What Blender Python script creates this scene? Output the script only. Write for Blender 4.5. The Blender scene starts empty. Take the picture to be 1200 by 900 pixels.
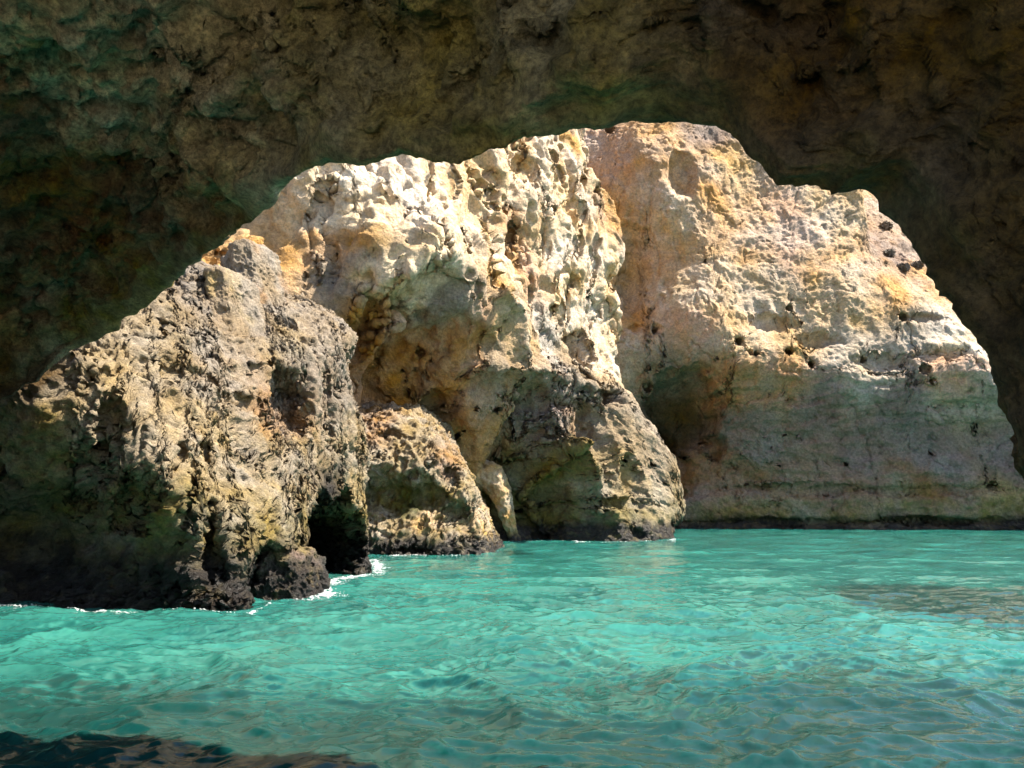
import bpy, math
import numpy as np
from concurrent.futures import ThreadPoolExecutor

sc = bpy.context.scene
COL = sc.collection
F32 = np.float32
rng = np.random.default_rng(7)

# ------------------------------------------------------------------ camera
CAM = np.array([0.0, 0.0, 1.8])
FOC = 900.0                      # focal length in pixels of a 1200 px wide frame
PITCH = math.atan(138.0 / 900.0)
cp, sp = math.cos(PITCH), math.sin(PITCH)


def ray(px, py):
    x, y = (px - 600.0) / FOC, (450.0 - py) / FOC
    return np.array([x, cp - y * sp, sp + y * cp])


def at(px, py, Y):
    """survey point: the place at distance Y (world y) seen under that bearing"""
    r = ray(px, py)
    return CAM + r * (Y / r[1])


def W(px, Y, z=0.0):
    """survey point at a known height"""
    x = 0.0
    for _ in range(6):
        r = CAM * 0 + np.array([x, Y, z]) - CAM
        depth = r[1] * cp + r[2] * sp
        x = (px - 600.0) / FOC * depth
    return np.array([x, Y, z])


# ------------------------------------------------------------------ noise
_perm = rng.permutation(256).astype(np.int32)
_perm = np.concatenate([_perm, _perm, _perm])
_g = rng.normal(size=(256, 3)).astype(F32)
_g /= np.linalg.norm(_g, axis=1, keepdims=True)


POOL = ThreadPoolExecutor(4)


def chunked(fn, p, size):
    p = np.asarray(p, F32)
    sh = p.shape[:-1]
    p = p.reshape(-1, 3)
    parts = list(POOL.map(fn, [p[a:a + size] for a in range(0, len(p), size)]))
    return np.concatenate(parts).reshape(sh)


def _perlin(q):
    i = np.floor(q).astype(np.int32)
    f = q - i
    i &= 255
    u = f * f * f * (f * (f * 6 - 15) + 10)
    res = np.zeros(len(q), F32)
    for dx in (0, 1):
        wx = u[:, 0] if dx else 1 - u[:, 0]
        hx = _perm[i[:, 0] + dx]
        for dy in (0, 1):
            wy = wx * (u[:, 1] if dy else 1 - u[:, 1])
            hy = _perm[hx + i[:, 1] + dy]
            for dz in (0, 1):
                w = wy * (u[:, 2] if dz else 1 - u[:, 2])
                g = _g[_perm[hy + i[:, 2] + dz] & 255]
                res += w * (g[:, 0] * (f[:, 0] - dx) + g[:, 1] * (f[:, 1] - dy) + g[:, 2] * (f[:, 2] - dz))
    return res * F32(1.5)


def perlin(p):
    return chunked(_perlin, p, 60000)


def fbm(p, octv=4, gain=0.5, lac=2.03):
    p = np.asarray(p, F32)
    a, s, t = 1.0, 0.0, 0.0
    for k in range(octv):
        s = s + a * perlin(p + 17.3 * k)
        t += a
        a *= gain
        p = p * lac
    return s / t * 1.3


def billow(p, octv=3, gain=0.5, lac=2.1):
    """rounded lobes parted by sharp creases, about -1..1 (creases low)"""
    p = np.asarray(p, F32)
    a, s, t = 1.0, 0.0, 0.0
    for k in range(octv):
        s = s + a * (np.minimum(np.abs(perlin(p + 9.1 * k)) * 2.6, 1.0) * 2 - 1)
        t += a
        a *= gain
        p = p * lac
    return s / t


def ridged(p, octv=3, gain=0.5, lac=2.1):
    return -billow(p, octv, gain, lac)


def _worley(q):
    i = np.floor(q).astype(np.int32)
    f = q - i
    best = np.full(len(q), 9.0, F32)
    for dx in (-1, 0, 1):
        hx = _perm[(i[:, 0] + dx) & 255]
        for dy in (-1, 0, 1):
            hy = _perm[hx + ((i[:, 1] + dy) & 255)]
            for dz in (-1, 0, 1):
                t = rng_tab[_perm[hy + ((i[:, 2] + dz) & 255)]] * F32(0.9)
                d = (t[:, 0] + dx - f[:, 0]) ** 2 + (t[:, 1] + dy - f[:, 1]) ** 2 + (t[:, 2] + dz - f[:, 2]) ** 2
                np.minimum(best, d, out=best)
    return np.sqrt(best)


def worley(p):
    """distance to the nearest feature point"""
    return chunked(_worley, p, 60000)


def cracks(p, width=0.06):
    """thin wandering fissures, 1 in the fissure"""
    return np.exp(-(np.abs(perlin(p)) / width) ** 1.5)


rng_tab = rng.random((256, 3)).astype(F32)


def sstep(a, b, x):
    t = np.clip((x - a) / (b - a), 0, 1)
    return t * t * (3 - 2 * t)


def softplus(x, k):
    return np.logaddexp(0, x / k) * k


# ------------------------------------------------------------------ mesh helpers
def link_grid(name, P, color, mat, parent=None, closed_u=False):
    nu, nv = P.shape[:2]
    me = bpy.data.meshes.new(name)
    me.vertices.add(nu * nv)
    me.vertices.foreach_set('co', np.ascontiguousarray(P, F32).ravel())
    idx = np.arange(nu * nv, dtype=np.int32).reshape(nu, nv)
    if closed_u:
        idx = np.vstack([idx, idx[:1]])
    q = np.stack([idx[:-1, :-1], idx[1:, :-1], idx[1:, 1:], idx[:-1, 1:]], -1).reshape(-1, 4)
    link_faces(me, q)
    finish(me, color, mat)
    o = bpy.data.objects.new(name, me)
    COL.objects.link(o)
    if parent:
        o.parent = parent
    return o


def link_faces(me, q):
    n, k = q.shape
    me.loops.add(n * k)
    me.loops.foreach_set('vertex_index', np.ascontiguousarray(q, np.int32).ravel())
    me.polygons.add(n)
    me.polygons.foreach_set('loop_start', np.arange(0, n * k, k, dtype=np.int32))
    me.polygons.foreach_set('use_smooth', np.ones(n, bool))


def finish(me, color, mat):
    me.update(calc_edges=True)
    me.validate()
    if color is not None:
        at_ = me.attributes.new('Col', 'FLOAT_COLOR', 'POINT')
        at_.data.foreach_set('color', np.ascontiguousarray(color, F32).ravel())
    me.materials.append(mat)


def normals(P):
    du = np.gradient(P, axis=0)
    dv = np.gradient(P, axis=1)
    n = np.cross(du, dv)
    n /= np.maximum(np.linalg.norm(n, axis=-1, keepdims=True), 1e-9)
    return n


def push(P, d, sign):
    return P + normals(P) * (sign * d)[..., None]


class TPS:
    def __init__(self, X, v, reg=0.02):
        X = np.asarray(X, float)
        v = np.asarray(v, float)
        n = len(X)
        K = self.k(np.linalg.norm(X[:, None] - X[None], axis=-1))
        A = np.zeros((n + 3, n + 3))
        A[:n, :n] = K + reg * np.eye(n) * n
        A[:n, n] = 1
        A[:n, n + 1:] = X
        A[n, :n] = 1
        A[n + 1:, :n] = X.T
        b = np.zeros(n + 3)
        b[:n] = v
        self.c = np.linalg.lstsq(A, b, rcond=None)[0]
        self.X = X

    @staticmethod
    def k(r):
        return r * r * np.log(np.maximum(r, 1e-6))

    def __call__(self, S, Z):
        S = np.asarray(S, float)
        out = self.c[-3] + self.c[-2] * S + self.c[-1] * Z
        for (x, z), c in zip(self.X, self.c[:-3]):
            r2 = (S - x) ** 2 + (Z - z) ** 2
            out = out + c * 0.5 * r2 * np.log(np.maximum(r2, 1e-12))
        return out


# ------------------------------------------------------------------ pigments (linear albedo)
PIG = dict(
    white=(.82, .66, .46), cream=(.74, .56, .37), sand=(.54, .375, .205), ochre=(.50, .295, .125), orange=(.55, .35, .19),
    pink=(.58, .385, .26), grey=(.30, .235, .165), lgrey=(.47, .39, .30), dgrey=(.27, .198, .162), wbrown=(.42, .225, .095), wbrown2=(.30, .185, .105), peach=(.60, .40, .235), pcream=(.62, .455, .285), wgrey=(.46, .275, .15), tan=(.34, .26, .15),
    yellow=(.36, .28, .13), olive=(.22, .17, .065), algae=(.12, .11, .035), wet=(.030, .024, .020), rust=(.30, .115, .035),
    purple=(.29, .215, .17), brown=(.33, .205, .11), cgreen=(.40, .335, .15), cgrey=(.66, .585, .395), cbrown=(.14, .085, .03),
    cdark=(.11, .066, .026), calg=(.22, .175, .045), crust=(.165, .075, .02), agrey=(.26, .205, .15), atan=(.31, .24, .15), asand=(.37, .285, .175), ayel=(.33, .255, .145))  # cave tones also carry light and shade; wet doubles as painted shade


def label(o, text, cat, group=None):
    o['label'] = text
    o['category'] = cat
    if group:
        o['group'] = group


class Relief:
    """A rock face modelled as relief over an upright plane: s along it, z up, o out of it."""

    def __init__(self, O, d, pts, reg=0.004):
        self.O = np.array(O, float)
        d = np.array(d, float)
        self.d = d / np.linalg.norm(d)
        self.n = np.array([self.d[1], -self.d[0]])
        P = np.array(pts)
        r = P[:, :2] - self.O
        S, Z, o = r @ self.d, P[:, 2], r @ self.n
        self.f = TPS(np.c_[S, Z], o, reg)

    def sz(self, px, py):
        r = ray(px, py)
        s, z = 0.0, 0.0
        o = 0.0
        for _ in range(14):
            t = (o - (CAM[:2] - self.O) @ self.n) / (r[:2] @ self.n)
            p = CAM + r * t
            s, z = (p[:2] - self.O) @ self.d, p[2]
            o = 0.5 * o + 0.5 * float(self.f(s, z))
        return s, z

    def grid(self, s0, s1, z0, z1, res):
        S, Z = np.meshgrid(np.arange(s0, s1, res), np.arange(z0, z1, res), indexing='ij')
        self.S, self.Z = S, Z
        self.o = self.f(S, Z)
        self.h = np.stack([S, Z, np.zeros_like(S)], -1).astype(F32)
        return self

    def carve(self, px, py, rx, ry, depth, warp=0.35, hard=0.35, rot=0.0):
        """hollow: radii in survey pixels"""
        s, z = self.sz(px, py)
        s1, _ = self.sz(px + 1, py)
        _, z1 = self.sz(px, py + 1)
        a, b = abs(s1 - s) * rx, abs(z1 - z) * ry
        u, v = (self.S - s) / a, (self.Z - z) / b
        if rot:
            c, n_ = math.cos(rot), math.sin(rot)
            u, v = c * u + n_ * v, -n_ * u + c * v
        m = max(abs(a), abs(b)) * 2.5
        sel = (np.abs(self.S - s) < m) & (np.abs(self.Z - z) < m)
        q = self.h[sel]
        w = fbm(q / (0.7 * min(a, b)), 3) * warp
        rr = np.sqrt(u[sel] ** 2 + v[sel] ** 2) + w
        self.o[sel] -= depth * (1 - sstep(1 - hard, 1 + hard * 0.6, rr))

    def ridge(self, pts, width, height, sharp=1.0):
        """raised rib along a polyline of survey pixels"""
        P = np.array([self.sz(*p) for p in pts])
        best = np.full(self.S.shape, 1e9)
        for a, b in zip(P[:-1], P[1:]):
            ab = b - a
            t = np.clip(((self.S - a[0]) * ab[0] + (self.Z - a[1]) * ab[1]) / (ab @ ab), 0, 1)
            best = np.minimum(best, np.hypot(self.S - a[0] - t * ab[0], self.Z - a[1] - t * ab[1]))
        best = best + fbm(self.h / (width * 1.5), 3) * width * 0.35
        self.o += height * np.exp(-(np.maximum(best, 0) / width) ** (2 * sharp))

    def roll_right(self, pts, k=0.4, steep=4.0):
        """edge of the mass: beyond it the face turns away"""
        P = np.array([self.sz(*p[:2]) if len(p) == 2 else p[1:] for p in pts])
        i = np.argsort(P[:, 1])
        e = np.interp(self.Z, P[i, 1], P[i, 0]) + fbm(self.h / 1.5, 3) * 0.25
        self.o -= steep * softplus(self.S - e, k)

    def roll_top(self, pts, k=0.5, steep=3.0, jag=0.4, steeps=None):
        P = np.array([self.sz(*p[:2]) if len(p) == 2 else p[1:] for p in pts])
        if steeps is not None:
            i = np.argsort(P[:, 0])
            steep = np.interp(self.S, P[i, 0], np.array(steeps)[i])
        i = np.argsort(P[:, 0])
        e = np.interp(self.S, P[i, 0], P[i, 1]) + fbm(self.h / 1.5, 3) * jag
        self.o -= steep * softplus(self.Z - e, k)

    def even(self, gz=1.0, gs=1.0):
        """spread the grid by length over the relief, so that steep steps keep their detail"""
        S, Z, o = self.S, self.Z, self.o
        for ax in (1, 0):
            A_ = [np.moveaxis(a_, ax, 1) for a_ in (S, Z, o)]
            d = np.sqrt(sum(np.diff(a_, axis=1) ** 2 for a_ in A_))
            base = np.median(d)
            d = np.minimum(d, 7 * base) + 0.15 * base
            c = np.concatenate([np.zeros((d.shape[0], 1)), np.cumsum(d, 1)], 1)
            c /= c[:, -1:]
            for _ in range(12):
                c[1:-1] = (c[:-2] + 2 * c[1:-1] + c[2:]) / 4
            n = int(A_[0].shape[1] * (gz if ax == 1 else gs))
            t = np.linspace(0, 1, n)
            out = [np.empty((d.shape[0], n)) for _ in A_]
            for i in range(d.shape[0]):
                for a_, b_ in zip(A_, out):
                    b_[i] = np.interp(t, c[i], a_[i])
            S, Z, o = [np.moveaxis(b_, 1, ax) for b_ in out]
        self.S, self.Z, self.o = S, Z, o
        self.h = np.stack([S, Z, np.zeros_like(S)], -1).astype(F32)

    def points(self):
        xy = self.O + self.S[..., None] * self.d + self.o[..., None] * self.n
        return np.concatenate([xy, self.Z[..., None]], -1)

    def paint(self, cps, warp=1.0, power=4, scale=1.5):
        """pigment field: nearest survey colour with ragged borders"""
        ws = self.S + fbm(self.h / scale, 4) * warp
        wz = self.Z + fbm(self.h / scale + 31.7, 4) * warp
        num = np.zeros(self.S.shape + (3,))
        den = np.zeros(self.S.shape)
        for px, py, c in cps:
            s, z = self.sz(px, py)
            w = 1.0 / (((ws - s) ** 2 + (wz - z) ** 2) ** (power / 2) + 1e-3)
            num += w[..., None] * np.array(PIG[c])
            den += w
        return num / den[..., None]


def tint(col, name, m):
    m = np.clip(m, 0, 1)[..., None]
    return col * (1 - m) + np.array(PIG[name]) * m


def tide(col, P, lo=0.35, hi=1.0, green=1.8, sway=0.35, reach=0.8):
    """wet dark band with barnacles at the waterline, algae above it"""
    n = fbm(P / reach, 4)
    z = P[..., 2] + n * sway
    col = tint(col, 'olive', 0.75 * (1 - sstep(hi, green, z)) * sstep(-0.35, 0.35, fbm(P / 0.45, 3) + 0.15))
    barn = sstep(0.15, 0.35, fbm(P / 0.22 + 5, 3))
    wetm = 1 - sstep(lo, hi, z)
    col = tint(col, 'wet', wetm * (1 - 0.35 * barn))
    return np.concatenate([col, wetm[..., None]], -1)


# ------------------------------------------------------------------ materials
def rock_material(name, fine=28.0, bump=0.02, spread=(0.62, 1.3), speck=0.62):
    m = bpy.data.materials.new(name)
    m.use_nodes = True
    nt = m.node_tree
    N, L = nt.nodes, nt.links
    bs = N['Principled BSDF']
    co = N.new('ShaderNodeTexCoord')
    a = N.new('ShaderNodeAttribute')
    a.attribute_name = 'Col'
    n1 = N.new('ShaderNodeTexNoise')
    n1.inputs['Scale'].default_value = fine * 0.22
    n1.inputs['Detail'].default_value = 8
    n1.inputs['Roughness'].default_value = 0.68
    L.new(co.outputs['Object'], n1.inputs['Vector'])
    r1 = N.new('ShaderNodeMapRange')
    r1.inputs['From Min'].default_value = 0.32
    r1.inputs['From Max'].default_value = 0.68
    r1.inputs['To Min'].default_value = spread[0]
    r1.inputs['To Max'].default_value = spread[1]
    L.new(n1.outputs['Fac'], r1.inputs['Value'])
    n2 = N.new('ShaderNodeTexNoise')
    n2.inputs['Scale'].default_value = fine * 0.05
    n2.inputs['Detail'].default_value = 6
    L.new(co.outputs['Object'], n2.inputs['Vector'])
    hs = N.new('ShaderNodeHueSaturation')
    r2 = N.new('ShaderNodeMapRange')
    r2.inputs['From Min'].default_value = 0.35
    r2.inputs['From Max'].default_value = 0.65
    r2.inputs['To Min'].default_value = 0.7
    r2.inputs['To Max'].default_value = 1.25
    L.new(n2.outputs['Fac'], r2.inputs['Value'])
    L.new(r2.outputs['Result'], hs.inputs['Saturation'])
    L.new(a.outputs['Color'], hs.inputs['Color'])
    L.new(r1.outputs['Result'], hs.inputs['Value'])
    n4 = N.new('ShaderNodeTexNoise')
    n4.inputs['Scale'].default_value = fine * 0.8
    n4.inputs['Detail'].default_value = 6
    n4.inputs['Roughness'].default_value = 0.75
    L.new(co.outputs['Object'], n4.inputs['Vector'])
    r4 = N.new('ShaderNodeMapRange')
    r4.inputs['From Min'].default_value = 0.36
    r4.inputs['From Max'].default_value = 0.60
    r4.inputs['To Min'].default_value = speck
    r4.inputs['To Max'].default_value = 1.12
    L.new(n4.outputs['Fac'], r4.inputs['Value'])
    mx = N.new('ShaderNodeMix')
    mx.data_type = 'RGBA'
    mx.blend_type = 'MULTIPLY'
    mx.inputs['Factor'].default_value = 1.0
    L.new(hs.outputs['Color'], mx.inputs['A'])
    L.new(r4.outputs['Result'], mx.inputs['B'])
    L.new(mx.outputs['Result'], bs.inputs['Base Color'])
    rr = N.new('ShaderNodeMapRange')
    rr.inputs['To Min'].default_value = 0.92
    rr.inputs['To Max'].default_value = 0.38
    L.new(a.outputs['Alpha'], rr.inputs['Value'])
    L.new(rr.outputs['Result'], bs.inputs['Roughness'])
    bs.inputs['Specular IOR Level'].default_value = 0.3
    n3 = N.new('ShaderNodeTexNoise')
    n3.inputs['Scale'].default_value = fine
    n3.inputs['Detail'].default_value = 9
    n3.inputs['Roughness'].default_value = 0.68
    L.new(co.outputs['Object'], n3.inputs['Vector'])
    b = N.new('ShaderNodeBump')
    b.inputs['Strength'].default_value = 1.0
    b.inputs['Distance'].default_value = bump
    L.new(n3.outputs['Fac'], b.inputs['Height'])
    L.new(b.outputs['Normal'], bs.inputs['Normal'])
    return m


M_NEAR = rock_material('near_limestone', 26, 0.09, (0.7, 1.25))
M_MID = rock_material('cliff_limestone', 9, 0.20, (0.8, 1.2))
M_FAR = rock_material('far_limestone', 7, 0.22, (0.8, 1.18))
M_CAVE = rock_material('cave_limestone', 20, 0.16, (0.5, 1.5), 0.40)


def karst(P, sign, lobes, pits, crag, fine, ls=1.4, ps=0.36, cs=0.35, fs=0.06, ptab=0.25):
    """weathered limestone: rounded lobes, scattered hollows, crags, grain"""
    w = np.stack([fbm(P / 1.1 + 3, 2), fbm(P / 1.1 + 13, 2), fbm(P / 1.1 + 23, 2)], -1) * 0.3
    Q = P + w
    P = push(P, billow(Q / ls, 3) * lobes, sign)
    P = push(P, ridged(Q / cs, 4, 0.6) * crag, sign)
    if pits:
        where = sstep(ptab - 0.3, ptab + 0.3, fbm(P / (ps * 3.5) + 71, 3))
        P = push(P, -(1 - sstep(0.12, 0.55, worley(Q / ps))) * pits * where, sign)
    P = push(P, -(1 - sstep(0.1, 0.65, worley(P / (fs * 1.7)))) * fine * 1.5, sign)
    P = push(P, fbm(P / fs, 3, 0.65) * fine, sign)
    return P


# ================================================================== left rock (sunlit foot of the arch)
A = Relief((-9, 13.5), (0.8, 0.6), [
    W(0, 13.7), W(100, 13.6), W(200, 13.5), W(285, 13.25), W(310, 14.6), W(345, 15.2), W(375, 17.5), W(438, 20.7),
    W(0, 13.9, -1.5), W(285, 13.5, -1.5), W(438, 20.7, -1.5),
    at(60, 640, 14.3), at(150, 640, 14.1), at(20, 590, 14.2), at(100, 590, 14.0),
    at(40, 500, 13.3), at(120, 540, 13.4), at(190, 600, 13.3), at(205, 550, 13.3), at(100, 430, 13.5), at(160, 450, 13.8),
    at(250, 480, 15), at(250, 560, 14.4), at(250, 640, 13.6), at(300, 640, 14.1), at(320, 560, 15.8), at(330, 500, 16.8),
    at(300, 420, 17), at(380, 440, 19), at(370, 540, 18), at(410, 500, 20), at(430, 520, 20.7), at(432, 600, 20.7),
    at(220, 370, 16), at(260, 350, 18), at(300, 345, 19), at(380, 380, 20), at(410, 390, 20.5), at(415, 450, 20.6),
    at(160, 380, 14.6), at(230, 310, 17.5),
    (-14, 13.5, 0), (-14, 13.0, 4), (-14, 14, 8), (-3.6, 24, 0), (-3.8, 24, 4), (-6, 25, 8), (-9, 18.5, 9)], 0.002)
A.grid(-3.5, 10.5, -1.0, 9.6, 0.02)
A.carve(392, 632, 35, 52, 6.5, 0.35, 0.25)
A.carve(400, 660, 30, 30, 4.0, 0.2, 0.25)
A.carve(318, 680, 26, 44, 0.9, 0.3)
A.carve(250, 640, 16, 55, 0.6, 0.3)
A.carve(345, 470, 22, 40, 0.5, 0.3)
A.carve(130, 500, 16, 40, 0.45, 0.3)
A.carve(217, 528, 5, 10, 0.25)
A.carve(243, 530, 6, 12, 0.25)
A.carve(160, 590, 26, 40, 0.7, 0.4)
A.carve(105, 560, 26, 45, 0.7, 0.4)
A.carve(60, 640, 70, 60, 0.5, 0.3)
A.carve(345, 475, 18, 34, 0.5, 0.3)
A.carve(285, 470, 30, 8, 0.2, 0.4, 0.6)
A.carve(385, 480, 6, 50, 0.3, 0.3, 0.6)
A.carve(225, 440, 40, 8, 0.15, 0.4, 0.6)
A.roll_top([(205, 325), (240, 300), (300, 322), (345, 345), (400, 355), (425, 372)], 0.3, 2.5, 0.3)
A.roll_right([(420, 372), (417, 420), (425, 470), (436, 500), (438, 560), (440, 667)], 0.15, 5.0)
A.even()
PA = A.points()
PA = push(PA, fbm(PA / 2.2, 3) * 0.18, 1)
PA = push(PA, ridged(PA / 0.9 + 18, 4, 0.6) * 0.09, 1)
PA = push(PA, -cracks(PA / np.array([1.5, 1.5, 2.0]) + 4, 0.05) * 0.10, 1)
PA = karst(PA, 1, 0.06, 0.14, 0.035, 0.042, 1.3, 0.36, 0.30, 0.085, 0.1)
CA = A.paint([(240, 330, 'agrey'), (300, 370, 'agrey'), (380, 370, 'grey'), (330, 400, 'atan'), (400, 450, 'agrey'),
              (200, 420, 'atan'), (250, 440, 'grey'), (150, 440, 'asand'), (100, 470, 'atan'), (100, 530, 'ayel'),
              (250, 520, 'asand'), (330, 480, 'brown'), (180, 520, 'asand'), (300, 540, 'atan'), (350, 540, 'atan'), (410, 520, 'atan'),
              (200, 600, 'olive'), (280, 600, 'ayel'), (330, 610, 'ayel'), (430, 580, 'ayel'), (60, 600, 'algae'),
              (130, 640, 'dgrey'), (30, 520, 'olive'), (40, 660, 'wet'), (20, 440, 'cdark'), (-60, 550, 'cdark'), (350, 440, 'agrey'), (392, 600, 'wet'), (395, 640, 'wet'), (100, 680, 'wet'), (150, 670, 'wet'), (40, 610, 'wet')],  # damp rock, plus shade painted at the left foot and in the hollow
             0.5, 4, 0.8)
CA = CA * (1 + 0.30 * fbm(PA / 0.25, 4))[..., None]
CA = tide(CA, PA, 0.5, 1.3, 2.2)
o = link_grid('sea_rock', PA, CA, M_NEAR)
o['label'] = 'pitted tan rock wall at the left foot of the arch with a waterline hollow'
o['category'] = 'rock'

# ================================================================== central cliff and headland
B = Relief((-8.7, 26), (0.64, 0.768), [
    at(300, 300, 27.6), at(330, 320, 27.6), at(355, 260, 28.6), at(385, 300, 28.3), at(400, 220, 28.3), at(450, 230, 28.8), at(450, 190, 29.8),
    at(520, 180, 31.5), at(480, 260, 28.6), at(430, 300, 27.8), at(480, 320, 27.3), at(520, 300, 28.2), at(550, 340, 30.2),
    at(500, 375, 28.8), at(430, 330, 28.4), at(430, 370, 31), at(430, 420, 32), at(470, 420, 31), at(500, 460, 32), at(480, 490, 33.5),
    at(540, 420, 32), at(560, 480, 33.6), at(520, 520, 34.5), at(560, 540, 36), at(590, 580, 38),
    at(590, 360, 33.0), at(600, 400, 34.0), at(635, 380, 37.2), at(580, 200, 34), at(560, 270, 33), at(620, 190, 36.5), at(620, 280, 36),
    at(650, 250, 38), at(690, 170, 41.3), at(690, 230, 41), at(720, 245, 42.2), at(715, 300, 42), at(700, 330, 41),
    at(660, 330, 38.6), at(700, 400, 41), at(650, 420, 38.6), at(560, 440, 33.4), at(600, 450, 34.8), at(650, 450, 36.4),
    at(700, 465, 38.2), at(740, 475, 39.5), at(590, 500, 35.6), at(640, 520, 36.2), at(690, 510, 38), at(720, 520, 37.8),
    at(760, 520, 39.3), at(600, 550, 37.2), at(650, 560, 36.6), at(700, 570, 37), at(750, 570, 37.9), at(785, 590, 38.6),
    W(500, 36), W(600, 38.6), W(640, 36.8), W(700, 36.3), W(760, 36.9), W(790, 38.2),
    W(640, 36.8, -1.5), W(700, 36.3, -1.5), W(790, 38.2, -1.5),
    (-16, 22, 0), (-16, 24, 10), (-15, 26, 22), (-14, 28, 30), (-6, 33, 28), (3, 42, 28), (6, 44, 31), (8, 50, 12), (10, 44, 0)], 0.002)
B.grid(-8.0, 26.5, -1.2, 32.0, 0.052)
B.carve(485, 425, 75, 62, 1.3, 0.2, 0.35)
B.carve(430, 395, 20, 58, 1.4, 0.3)
B.carve(505, 485, 26, 26, 1.2, 0.35)
B.carve(598, 535, 44, 78, 1.6, 0.2, 0.3)
B.carve(596, 580, 24, 40, 1.0, 0.2, 0.3)
B.carve(656, 580, 20, 44, 1.3, 0.25, 0.3)
B.carve(640, 470, 50, 10, 0.5, 0.4, 0.5)
B.carve(692, 515, 18, 38, 0.9, 0.3)
B.carve(735, 590, 40, 6, 0.4, 0.4, 0.5)
B.carve(690, 625, 90, 7, 0.5, 0.4, 0.5)
B.carve(680, 405, 14, 18, 1.2)
B.carve(692, 445, 8, 10, 0.8)
B.carve(718, 465, 14, 12, 1.3)
B.carve(600, 270, 5, 26, 0.9, 0.2)
B.carve(575, 300, 5, 30, 0.6, 0.2)
B.carve(640, 270, 6, 30, 0.5, 0.2)
B.carve(380, 270, 18, 55, 0.8, 0.2, 0.6)
B.carve(520, 410, 5, 5, 0.7)
B.carve(455, 415, 4, 4, 0.6)
B.carve(620, 205, 12, 22, 0.5, 0.3, 0.6)
B.carve(512, 270, 6, 20, 0.5)
B.carve(745, 560, 12, 26, 0.5)
B.ridge([(660, 520), (640, 560), (630, 600), (628, 625)], 0.35, 1.0)
B.ridge([(668, 520), (690, 570), (700, 600)], 0.4, 0.8)
B.ridge([(560, 430), (600, 435), (650, 440), (700, 455)], 0.5, 0.8)
B.ridge([(585, 345), (607, 370), (608, 410)], 0.5, 0.7)
B.roll_top([('', -10, 27.5), ('', 30, 29.5)], 0.6, 1.5, 0.9)
B.roll_right([(693, 155), (700, 190), (728, 235), (730, 280), (722, 330), (728, 380), (735, 440), (752, 475), (770, 510),
              (785, 560), (793, 600), (794, 628)], 0.25, 5.0)
B.even()
PB = B.points()
hi = sstep(8.0, 12.0, PB[..., 2])
PB = push(PB, fbm(PB / np.array([2.6, 2.6, 4.5]), 3) * 0.45, 1)
WB = fbm(PB / 1.6, 3)[..., None] * 0.5
flute = billow(PB / np.array([3.0, 3.0, 9.0]) + WB * 0.8, 2, 0.4)
PB = push(PB, flute * (0.10 + 0.32 * hi), 1)
PB = push(PB, -cracks(PB / np.array([2.4, 2.4, 7.0]) + WB * 0.7 + 7, 0.045) * 0.40 * hi, 1)
PB = push(PB, ridged(PB / np.array([2.2, 2.2, 5.0]) + 40, 2, 0.35) * (0.13 - 0.05 * hi), 1)
PB = push(PB, -cracks(PB / 1.7 + WB + 17, 0.04) * 0.12 * (1 - 0.5 * hi), 1)
PB = push(PB, fbm(PB / np.array([1.3, 1.3, 1.8]) + 3, 4, 0.5) * (0.20 - 0.13 * hi), 1)
PB = push(PB, (fbm(PB / 0.40 + 6, 4, 0.6) * 0.085 - (1 - sstep(0.1, 0.6, worley(PB / 0.42))) * 0.07) * (1 - hi), 1)
PB = karst(PB, 1, 0.0, 0.22, 0.012, 0.020, 1.2, 0.9, 0.5, 0.11, 0.75)
CB = B.paint([(330, 300, 'ochre'), (385, 280, 'ochre'), (350, 240, 'cream'), (420, 250, 'white'), (420, 210, 'white'), (470, 200, 'cream'),
              (500, 230, 'white'), (470, 260, 'cream'), (440, 270, 'sand'), (530, 290, 'white'), (450, 320, 'white'), (500, 340, 'cream'),
              (400, 330, 'grey'), (560, 220, 'cream'), (600, 200, 'cream'), (600, 280, 'ochre'), (580, 300, 'cream'), (650, 200, 'cream'), (640, 280, 'cream'),
              (690, 200, 'cream'), (715, 250, 'orange'), (700, 290, 'cream'), (620, 320, 'pink'), (660, 350, 'cream'), (700, 350, 'cream'),
              (540, 350, 'grey'), (490, 380, 'wgrey'), (550, 390, 'wgrey'), (590, 370, 'sand'), (610, 400, 'sand'), (640, 390, 'lgrey'),
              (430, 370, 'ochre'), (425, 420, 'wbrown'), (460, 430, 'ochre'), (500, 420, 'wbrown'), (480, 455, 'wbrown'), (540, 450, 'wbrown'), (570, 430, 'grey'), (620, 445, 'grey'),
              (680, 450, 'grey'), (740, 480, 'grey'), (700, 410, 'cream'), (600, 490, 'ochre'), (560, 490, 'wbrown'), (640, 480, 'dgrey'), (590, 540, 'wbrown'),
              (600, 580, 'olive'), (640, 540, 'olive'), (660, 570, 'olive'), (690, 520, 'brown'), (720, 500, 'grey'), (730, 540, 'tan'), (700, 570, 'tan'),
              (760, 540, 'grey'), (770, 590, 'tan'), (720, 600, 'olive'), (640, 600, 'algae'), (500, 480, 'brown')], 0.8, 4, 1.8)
CB = CB * (1 + 0.22 * fbm(PB / 0.7, 4))[..., None]
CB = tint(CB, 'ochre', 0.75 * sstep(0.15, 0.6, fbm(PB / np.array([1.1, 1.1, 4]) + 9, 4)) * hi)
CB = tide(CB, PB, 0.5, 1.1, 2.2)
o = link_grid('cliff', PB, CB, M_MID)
o['label'] = 'bright cream fluted cliff with a bulging overhang and a brown headland in the water'
o['category'] = 'cliff'

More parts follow.
